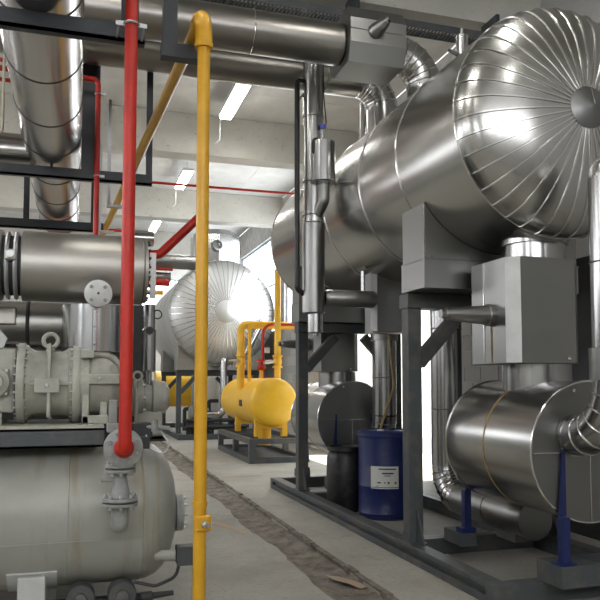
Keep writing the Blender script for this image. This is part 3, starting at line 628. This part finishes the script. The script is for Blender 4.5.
# ================================================================= COMPRESSOR PACKAGE (left)
TX1, TY, TZ, TRr = .40, 4.76, .595, .432
def compressor_set():
    out = []
    t = T('receiver_tank', 'large grey-green horizontal receiver tank at the lower left', 'tank', (-.8, TY, TZ - TRr)); out.append(t)
    part('shell', MB().lathe((-2.6, TY, TZ), (1, 0, 0), [(TRr, 0), (TRr, TX1 + 2.6)], 72), 'tank', t)
    hp = [(1, 0), (.985, .18), (.93, .42), (.83, .62), (.68, .79), (.48, .92), (.25, .98), (.02, 1)]
    part('dished_head', MB().lathe((TX1, TY, TZ), (1, 0, 0), [(TRr * r, .235 * h) for r, h in hp], 72), 'tank', t)
    part('dished_head', MB().lathe((-2.6, TY, TZ), (-1, 0, 0), [(TRr * r, .235 * h) for r, h in hp], 72), 'tank', t)
    for x in (TX1, -.02): part('weld_seam', MB().torus((x, TY, TZ), (1, 0, 0), TRr, .004, 72, 5), 'tank', t)
    part('weld_seam', MB().bar((-2.6, TY - .423, TZ - .10), (TX1, TY - .423, TZ - .10), .008, .006), 'tank', t)
    f = part('end_flange', MB().lathe((TX1 + .165, TY - .1, TZ - .02), (1, 0, 0), [(.085, 0), (.085, .06), (.115, .06), (.115, .078), (.113, .082), (.115, .086), (.115, .104), (.01, .106)], 32), 'valve', t)
    bolts(f, (TX1 + .269, TY - .1, TZ - .02), (1, 0, 0), .098, 10, .010, .022, 'galv')
    for x in (-.21, -1.9):
        s = part('saddle', MB().box(x - .075, x + .075, 4.40, 5.12, 0, .30), 'white', t, False, .008)
        part('saddle_plate', MB().prism([(TY - (TRr + .012) * math.cos(a), TZ - (TRr + .012) * math.sin(a)) for a in [.68 + i * (PI - 1.36) / 16 for i in range(17)]] + [(TY + (TRr - .0) * math.cos(a), TZ - (TRr - .0) * math.sin(a)) for a in [.68 + i * (PI - 1.36) / 16 for i in range(17)]], 'x', x - .135, x + .135), 'white', s, False)
        part('foot_plate', MB().box(x - .12, x + .12, 4.35, 5.17, 0, .02), 'white', s, False)
    # machine frame on top
    fr = T('machine_frame', 'grey steel channel frame carrying the compressor above the receiver tank', 'steel frame', (-.9, TY, .97)); out.append(fr)
    for y in (4.37, 5.06): part('channel', MB().box(-2.6, .17, y, y + .012, 1.025, 1.132).box(-2.6, .17, y, y + .09, 1.12, 1.132).box(-2.6, .17, y, y + .09, 1.025, 1.037), 'skid', fr, False)
    part('deck', MB().box(-2.6, .17, 4.37, 5.15, 1.133, 1.15), 'comp', fr, False)
    for x in (.08, -.5, -1.4, -2.4): part('foot', MB().box(x - .05, x + .05, 4.60, 4.92, 1.0, 1.132), 'skid', fr, False)
    # compressor
    c = T('screw_compressor', 'pale grey flanged screw compressor with lifting eye', 'compressor', (-.3, 4.72, 1.15)); out.append(c)
    Z = 1.392; Y = 4.72
    part('rotor_casing', MB().lathe((-.29, Y, Z), (1, 0, 0), [(.215, 0), (.215, .03), (.20, .05), (.195, .15), (.20, .25), (.215, .26), (.215, .285)], 48), 'comp', c)
    for x in (-.305, .01):
        f = part('flange', MB().lathe((x - .022, Y, Z), (1, 0, 0), [(.242, 0), (.245, .004), (.245, .040), (.242, .044)], 48), 'comp', c)
        for s in (-1, 1): bolts(f, (x + s * .022, Y, Z), (s, 0, 0), .228, 28, .0075, .014, 'galv')
    part('rib', MB().box(-.155, -.135, Y - .222, Y + .222, Z - .20, Z + .235), 'comp', c, False, .004)
    part('belt_rib', MB().box(-.30, .0, Y - .214, Y + .214, Z - .012, Z + .012).box(-.225, -.085, Y - .235, Y - .2, Z - .055, Z + .03), 'comp', c, False, .005)
    bolts(c, (-.155, Y - .235, Z - .012), (0, -1, 0), .0, 1, .012, .012, 'galv')
    part('casing_web', MB().prism([(-.303, Z + .215), (-.27, Z + .225), (-.18, Z + .17), (-.11, Z + .17), (-.03, Z + .22), (-.012, Z + .215), (-.012, Z + .1), (-.303, Z + .1)], 'y', Y - .08, Y + .08), 'comp', c, False, .01)
    ey = part('lifting_eye', MB().torus((-.145, Y - .02, Z + .262), (0, 1, 0), .042, .013, 24, 8).lathe((-.145, Y - .02, Z + .18), (0, 0, 1), [(.03, 0), (.026, .03), (.018, .04)], 16), 'comp', c)
    # discharge housing
    h = part('discharge_housing', MB().lathe((.032, Y, Z), (1, 0, 0), [(.235, 0), (.235, .05), (.21, .06), (.205, .17), (.17, .22), (.12, .25), (.01, .255)], 48), 'comp', c)
    part('housing_arch', MB().torus((.15, Y - .13, Z + .04), (0, 1, 0), .135, .018, 28, 8), 'comp', h)
    part('housing_web', MB().box(.04, .26, Y - .232, Y - .1, Z - .005, Z + .055), 'comp', h, False, .006)
    part('housing_step', MB().box(.035, .11, Y - .235, Y - .1, Z + .15, Z + .20), 'comp', h, False, .006)
    bolts(h, (.14, Y - .232, Z + .03), (0, -1, 0), .0, 1, .012, .012, 'galv')
    part('housing_leg', MB().box(.045, .085, Y - .225, Y + .21, 1.15, Z + .1).box(.045, .20, Y - .225, Y - .12, 1.15, 1.20), 'comp', h, False, .006)
    part('pedestal', MB().box(.15, .19, Y - .2, Y + .2, 1.15, 1.28), 'comp', h, False, .004)
    # suction block, left
    b = part('inlet_block', MB().box(-.90, -.33, Y - .18, Y + .2, 1.22, 1.60), 'comp', c, False, .02)
    part('inlet_boss', MB().lathe((-.445, Y - .21, 1.40), (0, -1, 0), [(.085, 0), (.085, .03), (.055, .04), (.05, .055), (.035, .055), (.033, .03)], 28), 'comp', b)
    part('boss_plate', MB().box(-.53, -.365, Y - .21, Y - .18, 1.32, 1.48), 'comp', b, False, .012)
    bolts(b, (-.445, Y - .21, 1.40), (0, -1, 0), .095, 4, .010, .014, 'galv', PI / 4)
    part('block_leg', MB().box(-.90, -.40, Y - .2, Y + .2, 1.15, 1.22), 'comp', b, False)
    part('data_plate', MB().prism([(-.60, 1.60), (-.40, 1.60), (-.38, 1.655), (-.44, 1.73), (-.60, 1.74)], 'y', Y - .2, Y - .185), 'white', b, False)
    # vertical discharge drum
    d = T('discharge_sleeve', 'bright polished vertical sleeve between compressor and silencer', 'sleeve', (.10, 4.78, 1.585)); out.append(d)
    part('sleeve_shell', MB().lathe((.105, 4.80, 1.588), (0, 0, 1), [(.185, 0), (.19, .004), (.19, .295), (.17, .30)], 56), 'bright', d)
    part('sleeve_seam', MB().bar((.10, 4.608, 1.595), (.10, 4.608, 1.88), .006, .004), 'dark_end', d)
    for z in (1.63, 1.74, 1.85): inst('rivet', bolt_mesh(.006, .005, 'dark_end'), d, (.112, 4.612, z), (PI / 2, 0, 0))
    part('neck', MB().cyl((.105, 4.80, 1.53), (.105, 4.80, 1.588), .12), 'comp', d)
    # silencer
    s = T('silencer', 'long dull metal silencer cylinder lying above the compressor', 'silencer', (-.4, 4.92, 1.92)); out.append(s)
    SY, SZ, SR = 4.92, 2.145, .226
    for a, b_ in ((-.335, .425), (-2.4, -.445)): part('silencer_drum', MB().lathe((a, SY, SZ), (1, 0, 0), [(SR - .012, 0), (SR, .006), (SR, b_ - a - .006), (SR - .012, b_ - a)], 64), 'muff', s)
    part('core', MB().cyl((-.46, SY, SZ), (-.32, SY, SZ), SR - .035, seg=40), 'dark', s)
    for x in (-.415, -.365): part('clamp_ring', MB().torus((x, SY, SZ), (1, 0, 0), SR - .02, .014, 48, 6), 'galv', s)
    part('clamp_lug', MB().box(-.425, -.355, SY - SR - .01, SY - SR + .06, SZ + .0, SZ + .07), 'muff', s, False, .01)
    part('clamp_screw', MB().cyl((-.39, SY - SR - .03, SZ + .035), (-.39, SY - SR + .02, SZ + .035), .022), 'galv', s)
    for x in (.418,): part('rolled_bead', MB().torus((x, SY, SZ), (1, 0, 0), SR, .004, 64, 5), 'dark_end', s)
    e = part('end_ring', MB().lathe((.425, SY, SZ), (1, 0, 0), [(SR - .01, 0), (SR - .01, .02), (.16, .025)], 48), 'muff', s)
    bolts(e, (.445, SY, SZ), (1, 0, 0), SR - .03, 20, .009, .018, 'dark')
    f = part('blank_flange', MB().lathe((.13, 4.60, 1.945), (0, -1, 0), [(.05, -.15), (.05, 0), (.083, 0), (.084, .003), (.084, .022), (.08, .025)], 36), 'white', s, label='pale round blank flange with four bolts')
    bolts(f, (.13, 4.575, 1.945), (0, -1, 0), .058, 4, .012, .012, 'valve', PI / 4)
    bolts(f, (.13, 4.575, 1.945), (0, -1, 0), .0, 1, .008, .008, 'dark')
    # second cylinder below/behind
    g2 = T('return_cylinder', 'dull banded metal cylinder behind the compressor below the silencer', 'cylinder', (-.5, 5.25, 1.62)); out.append(g2)
    for a, b_ in ((-.02, .05), (-.30, -.02), (-.75, -.32), (-2.4, -.80)): part('cylinder_section', MB().cyl((a, 5.3, 1.80), (b_, 5.3, 1.80), .155, seg=40), 'muff', g2)
    part('strap', MB().torus((-.31, 5.3, 1.80), (1, 0, 0), .15, .014, 40, 6), 'dark', g2)
    part('hatch', MB().box(-.58, -.38, 5.13, 5.17, 1.78, 1.90), 'muff', g2, False, .01)
    part('lower_pipe', MB().cyl((-2.4, 5.28, 1.59), (.0, 5.28, 1.59), .05), 'muff', g2)
    return out
CS = compressor_set()
t = T('switch_cabinet', 'dark steel switch cabinet in the gap behind the compressor', 'cabinet', (-.6, 6.6, 0))
part('body', MB().box(-2.4, .58, 6.2, 6.75, .08, 2.05), 'dark', t, False, .008); part('plinth', MB().box(-2.38, .56, 6.22, 6.73, 0, .08), 'steel', t, False)
for x in (-.10, -.78, -1.46): dr = part('door', MB().box(x, x + .66, 6.18, 6.2, .12, 2.01), 'dark', t, False, .004); part('handle', MB().box(x + .58, x + .61, 6.15, 6.18, .95, 1.12), 'galv', dr, False)
# flanged valve stack at the foot of the red pipe
vx, vy = .262, 4.17
t = T('angle_valve', 'grey flanged valve stack between red pipe and receiver tank', 'valve', (vx, vy, .62))
f = part('inlet_flange', MB().lathe((vx, 4.075, 1.04), (0, 1, 0), [(.10, 0), (.106, .004), (.106, .026), (.07, .03), (.065, .10)], 36), 'valve', t)
bolts(f, (vx, 4.075, 1.04), (0, -1, 0), .080, 8, .014, .014, 'valve', PI / 8)
part('valve_body', MB().lathe((vx, vy, .955), (0, 0, 1), [(.06, 0), (.07, .04), (.075, .10), (.06, .17)], 28), 'valve', t)
part('bonnet', MB().box(vx - .085, vx - .02, vy - .03, vy + .06, 1.12, 1.17).box(vx - .075, vx - .03, vy - .01, vy + .04, 1.17, 1.30), 'valve', t, False, .006)
for z0, r in ((.90, .082), (.715, .095)):
    f = part('flange_pair', MB().lathe((vx - .008, vy, z0), (0, 0, 1), [(r, 0), (r + .002, .003), (r + .002, .016), (.055, .018), (.055, .026), (r + .002, .028), (r + .002, .044), (r, .046)], 32), 'valve', t)
    bolts(f, (vx - .008, vy, z0 + .046), (0, 0, 1), r - .016, 8, .011, .018, 'galv'); bolts(f, (vx - .008, vy, z0), (0, 0, -1), r - .016, 8, .011, .018, 'galv')
part('reducer', MB().lathe((vx - .008, vy, .76), (0, 0, 1), [(.055, 0), (.052, .03), (.036, .10), (.036, .145)], 24), 'valve', t)
part('outlet_elbow', MB().tube(fillet([(vx - .008, vy, .72), (vx - .008, vy, .60), (vx - .008, vy + .26, .60)], .07), .046, 20), 'valve', t)
part('test_cock', MB().cyl((vx - .05, vy, .86), (vx - .11, vy - .01, .86), .012), 'valve', t)
# bits right of the valve
t = T('needle_valve', 'small valve with thin tubing right of the red pipe flange', 'valve', (.42, 4.6, 1.0))
part('manifold', MB().box(.34, .46, 4.48, 4.62, 1.06, 1.15), 'dark', t, False, .006)
part('stem', MB().cyl((.40, 4.50, 1.13), (.56, 4.45, 1.12), .013).cyl((.47, 4.47, 1.10), (.47, 4.47, 1.17), .02), 'valve', t)
part('body_block', MB().box(.36, .44, 4.44, 4.50, 1.0, 1.07), 'dark', t, False, .004)
part('tubing', MB().tube(fillet([(.50, 4.5, 1.12), (.56, 4.45, 1.02), (.52, 4.42, .96), (.44, 4.45, 1.0), (.42, 4.48, 1.08)], .04), .006, 6), 'galv', t)
t = T('oil_pump', 'pale grey rounded oil pump body right of the red pipe', 'pump', (.5, 5.3, 1.09))
part('pump_body', MB().lathe((.36, 5.25, 1.29), (1, 0, 0), [(.10, 0), (.13, .02), (.13, .10), (.11, .11), (.11, .16), (.125, .17), (.115, .26), (.07, .29), (.01, .295)], 36), 'comp', t)
bolts(t, (.46, 5.25, 1.29), (1, 0, 0), .12, 8, .01, .02, 'galv')
part('pump_foot', MB().box(.42, .60, 5.18, 5.32, 1.02, 1.20), 'comp', t, False, .01)
part('lifting_eye', MB().torus((.42, 5.15, 1.44), (0, 1, 0), .03, .010, 16, 6), 'comp', t)
part('strap', MB().tube([(.40, 5.10, 1.42), (.41, 5.08, 1.2), (.40, 5.10, 1.05)], .012, 8), 'comp', t)
part('pump_bracket', MB().box(.20, .62, 5.10, 5.14, .99, 1.02).box(.20, .62, 5.36, 5.40, .99, 1.02).box(.40, .62, 5.1, 5.4, 1.005, 1.02), 'dark', t, False)
t = T('gauge_column', 'slim grey level gauge column standing at the end of the silencer', 'gauge', (.52, 5.25, 1.35))
part('tube', MB().lathe((.50, 5.2, 1.47), (0, 0, 1), [(.042, 0), (.05, .01), (.05, .30), (.042, .31), (.042, .48)], 20), 'pipe', t)
part('stem', MB().cyl((.505, 5.2, 1.28), (.505, 5.2, 1.47), .018), 'pipe', t)
part('upper_plate', MB().box(.50, .54, 5.17, 5.23, 2.0, 2.32), 'clad2', t, False)
for k in range(6): inst('bolt', bolt_mesh(.012, .03, 'dark'), t, (.50, 5.18, 2.03 + .05 * k), (0, -PI / 2, 0))
part('wire_loop', MB().torus((.555, 5.18, 1.88), (0, 1, 0), .03, .005, 16, 5), 'rubber', t)
part('valve_knob', MB().lathe((.495, 5.14, 1.76), (0, -1, 0), [(.02, 0), (.028, .01), (.028, .03)], 12), 'dark', t)
# floor-level items by the tank
t = T('junction_case', 'small grey electrical box on the receiver tank end with black cable', 'electrical box', (.62, 4.5, .3))
part('case', MB().box(.60, .71, 4.36, 4.46, .315, .42), 'skid', t, False, .006); part('case_lid', MB().box(.598, .712, 4.352, 4.36, .313, .422), 'skid', t, False)
part('gland_stub', MB().cyl((.48, 4.44, .365), (.60, 4.41, .365), .032), 'tank', t)
part('cable', MB().tube(fillet([(.62, 4.41, .315), (.60, 4.40, .24), (.48, 4.42, .19), (.36, 4.46, .215)], .08), .010, 8), 'rubber', t)
for k, x in enumerate((.055, .29)):
    t = T('drain_pump', ['left', 'right'][k] + ' dark round drain pump under the receiver tank', 'pump', (x, 4.45, 0), 'drain pumps under the receiver tank')
    part('rotor_ring', MB().lathe((x, 4.40, .155), (0, 1, 0), [(.04, 0), (.076, .0), (.082, .01), (.082, .10), (.076, .11)], 28), 'skid', t)
    part('hub', MB().lathe((x, 4.40, .155), (0, -1, 0), [(.04, -.01), (.035, .03), (.02, .035)], 16), 'skid', t)
    part('foot', MB().box(x - .07, x + .07, 4.40, 4.52, 0, .09), 'dark', t, False)
single('drain_spout', 'dark tapered drain spout on the floor right of the drain pumps', 'spout', MB().lathe((.40, 4.43, .13), (1, 0, .06), [(.03, 0), (.03, .06), (.02, .07), (.014, .19)], 14), 'dark', (.37, 4.43, 0))
single('drain_header', 'dark pipe under the receiver tank joining the drain pumps', 'pipe', MB().cyl((-.2, 4.6, .08), (.42, 4.6, .08), .03), 'dark', (.1, 4.6, .05))

# ================================================================= FAR MACHINES
fv = vessel('insulated_vessel', 'second clad vessel with radial seams far down the hall', 3.46, 3.10, 1.31, 17.45, 22.2, [18.6, 19.8, 21.0], 52, .45, 'farclad', .26)
saddle(fv, 3.46, 3.10, 1.31, 1.05, 17.75, 18.35, 1.70, 2.0)
saddle(fv, 3.46, 3.10, 1.31, 1.05, 20.9, 21.4, 1.70, 2.0)
stand('vessel_stand', 'dark steel stand and skid under the far vessel', 2.40, 4.5, 17.5, 22.6, 1.698, (17.95, 21.1), 'steel')
t = T('separator_tank', 'yellow tank seen through the dark braces of the far stand', 'tank', (3.1, 23.8, 0))
part('shell', MB().cyl((2.5, 23.8, 1.18), (3.9, 23.8, 1.18), .58, seg=40), 'tyellow', t)
for x in (2.75, 3.65): part('support', MB().box(x - .05, x + .05, 23.6, 24.0, .0, .64), 'tyellow', t, False)
t = T('transfer_pump', 'pale pump with pipework inside the far skid', 'pump', (2.9, 18.4, 0))
part('volute', MB().lathe((2.78, 18.35, .62), (1, 0, 0), [(.12, 0), (.19, .05), (.19, .16), (.12, .22), (.12, .5), (.02, .52)], 28), 'valve', t)
part('base', MB().box(2.75, 3.4, 18.2, 18.6, .0, .43), 'dark', t, False)
part('pump_pipe', MB().tube(fillet([(2.9, 18.35, .8), (2.9, 18.35, 1.69)], .1), .06, 14), 'pipe', t)
t = T('header_pipe', 'silver pipe bending under the far vessel to the yellow tank skid', 'pipe', (3.6, 17.3, .5))
part('pipe_run', MB().tube(fillet([(3.45, 17.75, 2.02), (3.45, 17.25, 2.02), (3.45, 17.25, .62), (2.85, 17.3, .62)], .15), .085, 18), 'pipe', t)
part('side_arm', MB().tube(fillet([(3.62, 16.9, 1.75), (4.0, 16.9, 2.25), (4.35, 17.0, 2.9)], .2), .08, 18), 'pipe', t)
for k in range(5):
    x = 2.75 + .32 * k; single('oil_line', ['first', 'second', 'third', 'fourth', 'fifth'][k] + ' dark upright line from the left inside the far skid', 'pipe', MB().tube(fillet([(x, 18.9, .14), (x, 18.9, .7 + .1 * (k % 3)), (x + .25, 18.9, .7 + .1 * (k % 3))], .05), .05, 10), ['dark', 'pipe'][k % 2], (x, 18.9, .13), 'upright lines inside the far skid')
t = T('manifold', 'dark low manifold of pipes along the far skid', 'pipes', (3.3, 18.0, .14))
for y, z in ((17.75, .3), (17.86, .45), (18.0, .25)): part('pipe_run', MB().cyl((2.62, y, z), (4.2, y, z), .045, seg=12), 'dark', t)
for x in (2.7, 3.2, 3.7, 4.1): part('pipe_rest', MB().box(x, x + .05, 17.70, 18.05, .135, .22), 'dark', t, False)
# yellow oil tank on its skid
t = T('oil_tank', 'bright yellow horizontal tank on a low grey skid in mid hall', 'tank', (3.32, 13.2, .45))
OX, OZ, OR = 3.40, 1.04, .435
part('shell', MB().lathe((OX, 12.45, OZ), (0, 1, 0), [(OR, 0), (OR, 2.65)], 56), 'tyellow', t)
for y, s in ((12.45, -1), (15.1, 1)): part('dished_head', MB().lathe((OX, y, OZ), (0, s, 0), [(OR, 0), (OR * .97, .04), (OR * .85, .085), (OR * .6, .12), (OR * .3, .14), (.01, .145)], 56), 'tyellow', t)
for y in (12.6, 14.2): part('saddle', MB().prism([(OX - .30, .42), (OX - .2, .42), (OX - .2, .57), (OX + .2, .57), (OX + .2, .42), (OX + .30, .42), (OX + .30, .74), (OX, .612), (OX - .30, .74)], 'y', y, y + .12), 'tyellow', t, False)
part('nameplate', MB().box(OX - OR - .012, OX - OR + .02, 13.1, 13.3, .95, 1.07), 'dark', t, False)
part('drain_pot', MB().cyl((OX - .05, 12.9, .25), (OX - .05, 12.9, .58), .12), 'tyellow', t)
t = T('tank_skid', 'low grey rectangular skid frame under the yellow tank', 'steel frame', (3.37, 13.2, 0))
for z in (0, .33):
    for x in (2.88, 3.86): part('side_rail', MB().box(x, x + .1, 12.12, 14.95, z, z + .10 if z == 0 else .42), 'skid', t, False)
    for y in (12.12, 14.85): part('end_rail', MB().box(2.98, 3.86, y, y + .1, z, z + .10 if z == 0 else .42), 'skid', t, False)
for x in (2.88, 3.86):
    for y in (12.12, 13.4, 14.85): part('upright', MB().box(x, x + .1, y, y + .1, .10, .33), 'skid', t, False)
part('drip_tray', MB().box(2.98, 3.86, 12.22, 14.85, .02, .04), 'skid', t, False)
# yellow tank pipework
def valve_on(t, x, y, z, mat='tyellow'):
    part('valve_body', MB().lathe((x, y, z - .12), (0, 0, 1), [(.10, 0), (.10, .03), (.07, .04), (.09, .12), (.07, .2), (.10, .21), (.10, .24)], 18), mat, t)
t = T('oil_header', 'thick yellow pipe rising high from the yellow tank', 'pipe', (3.55, 12.9, 1.4))
part('riser', MB().tube([(3.62, 13.0, 1.40), (3.62, 13.0, 3.48)], .062, 16), 'tyellow', t); part('cap', MB().lathe((3.62, 13.0, 3.48), (0, 0, 1), [(.062, 0), (.05, .05), (.01, .07)], 16), 'tyellow', t)
valve_on(t, 3.62, 13.0, 1.78); part('spindle', MB().cyl((3.60, 13.0, 1.78), (3.35, 12.95, 1.76), .035), 'galv', t)
t = T('oil_loop', 'yellow pipe loop bending left and down to the yellow tank', 'pipe', (3.2, 13.4, 1.4))
part('pipe_run', MB().tube(fillet([(3.03, 13.5, 1.24), (3.03, 13.5, 2.5), (4.55, 13.5, 2.5)], .13), .075, 16), 'tyellow', t)
part('thin_run', MB().tube(fillet([(3.18, 13.42, 1.40), (3.18, 13.42, 2.46), (3.28, 13.45, 2.52)], .05), .035, 12), 'tyellow', t)
valve_on(t, 3.03, 13.5, 1.80); part('spindle', MB().cyl((3.0, 13.45, 1.80), (2.78, 13.4, 1.80), .035, .02), 'galv', t)
t = T('red_tank_line', 'thin red pipe curving down beside the yellow loop', 'pipe', (3.42, 13.3, 1.4))
part('pipe_run', MB().tube(fillet([(3.40, 13.25, 1.45), (3.40, 13.25, 2.50), (4.3, 13.25, 2.50)], .2), .028, 12), 'red', t)
part('red_valve', MB().lathe((3.36, 13.2, 1.62), (0, 0, 1), [(.05, 0), (.09, .05), (.05, .1), (.05, .16), (.1, .17), (.1, .2)], 14), 'red', t)
part('handwheel', MB().torus((3.52, 13.2, 1.80), (0, 0, 1), .09, .02, 18, 6), 'galv', t)
part('stub', MB().cyl((3.36, 13.2, 1.36), (3.36, 13.2, 1.62), .035), 'tyellow', t); part('gauge', MB().cyl((3.47, 13.2, 1.95), (3.47, 13.2, 2.05), .05), 'white', t)
# pipes seen beyond the silencer end
def upx(px, Y, py):
    pass
single('slanted_red_pipe', 'red pipe sloping up to the right beyond the silencer end', 'pipe', MB().tube(fillet([(.55, 7.6, 2.72), (.83, 7.6, 2.74), (1.27, 7.6, 3.19), (1.27, 7.6, 5.9)], .08), .048, 16), 'red', (.8, 7.6, 2.7))
single('clad_header', 'thick clad pipe crossing behind the silencer end', 'pipe', MB().cyl((-1.2, 12.0, 3.40), (1.9, 12.0, 3.40), .12, seg=24), 'clad2', (.4, 12.0, 3.28))
single('clad_header', 'thinner clad pipe crossing below the thick one behind the silencer end', 'pipe', MB().cyl((-1.2, 12.1, 3.15), (1.5, 12.1, 3.15), .09, seg=24), 'clad2', (.4, 12.1, 3.06))
single('red_header', 'upper short red pipe crossing behind the silencer end', 'pipe', MB().cyl((-1.2, 11.8, 3.24), (1.5, 11.8, 3.24), .025, seg=14), 'red', (.2, 11.8, 3.21))
single('red_header', 'lower thicker red pipe crossing behind the silencer end', 'pipe', MB().cyl((-1.2, 11.8, 3.02), (1.45, 11.8, 3.02), .06, seg=14), 'red', (.2, 11.8, 2.96))
single('yellow_header', 'short yellow pipe crossing behind the silencer end', 'pipe', MB().cyl((-1.2, 11.8, 2.85), (1.35, 11.8, 2.85), .04, seg=14), 'tyellow', (.2, 11.8, 2.8))
single('clad_stub', 'short bright clad pipe end above the silencer end', 'pipe', MB().cyl((.52, 8.0, 2.98), (.80, 8.0, 2.98), .085, seg=24), 'bright', (.66, 8.0, 2.9))
t = T('clad_riser', 'bright clad upright box with oval port above the far vessel', 'pipe', (3.3, 16.5, 4.2))
part('riser_casing', MB().lathe((3.35, 18.0, 4.15), (0, 0, 1), [(.62, 0), (.62, .9), (.5, 1.05)], 10), 'bright', t, False)
part('port', MB().lathe((3.28, 17.38, 4.75), (.3, -1, .2), [(.14, -.05), (.14, .06), (.10, .07), (.09, .02)], 20), 'dark_end', t)
part('riser_seam', MB().box(3.30, 3.315, 17.36, 17.40, 4.2, 5.05), 'dark_end', t, False)
# dark cabinet on the right wall
t = T('control_cabinet', 'dark control cabinet against the wall behind the metal box', 'cabinet', (4.6, 5.95, 0))
part('body', MB().box(4.45, 4.88, 5.3, 6.55, 0, 2.55), 'dark', t, False, .008)
for y in (5.32, 5.95): dr = part('door', MB().box(4.435, 4.45, y, y + .58, .1, 2.48), 'dark', t, False, .004); part('handle', MB().box(4.41, 4.435, y + .5, y + .53, 1.2, 1.4), 'galv', dr, False)
part('breaker', MB().box(4.39, 4.435, 6.1, 6.25, 1.85, 2.0), 'sealant', t, False)
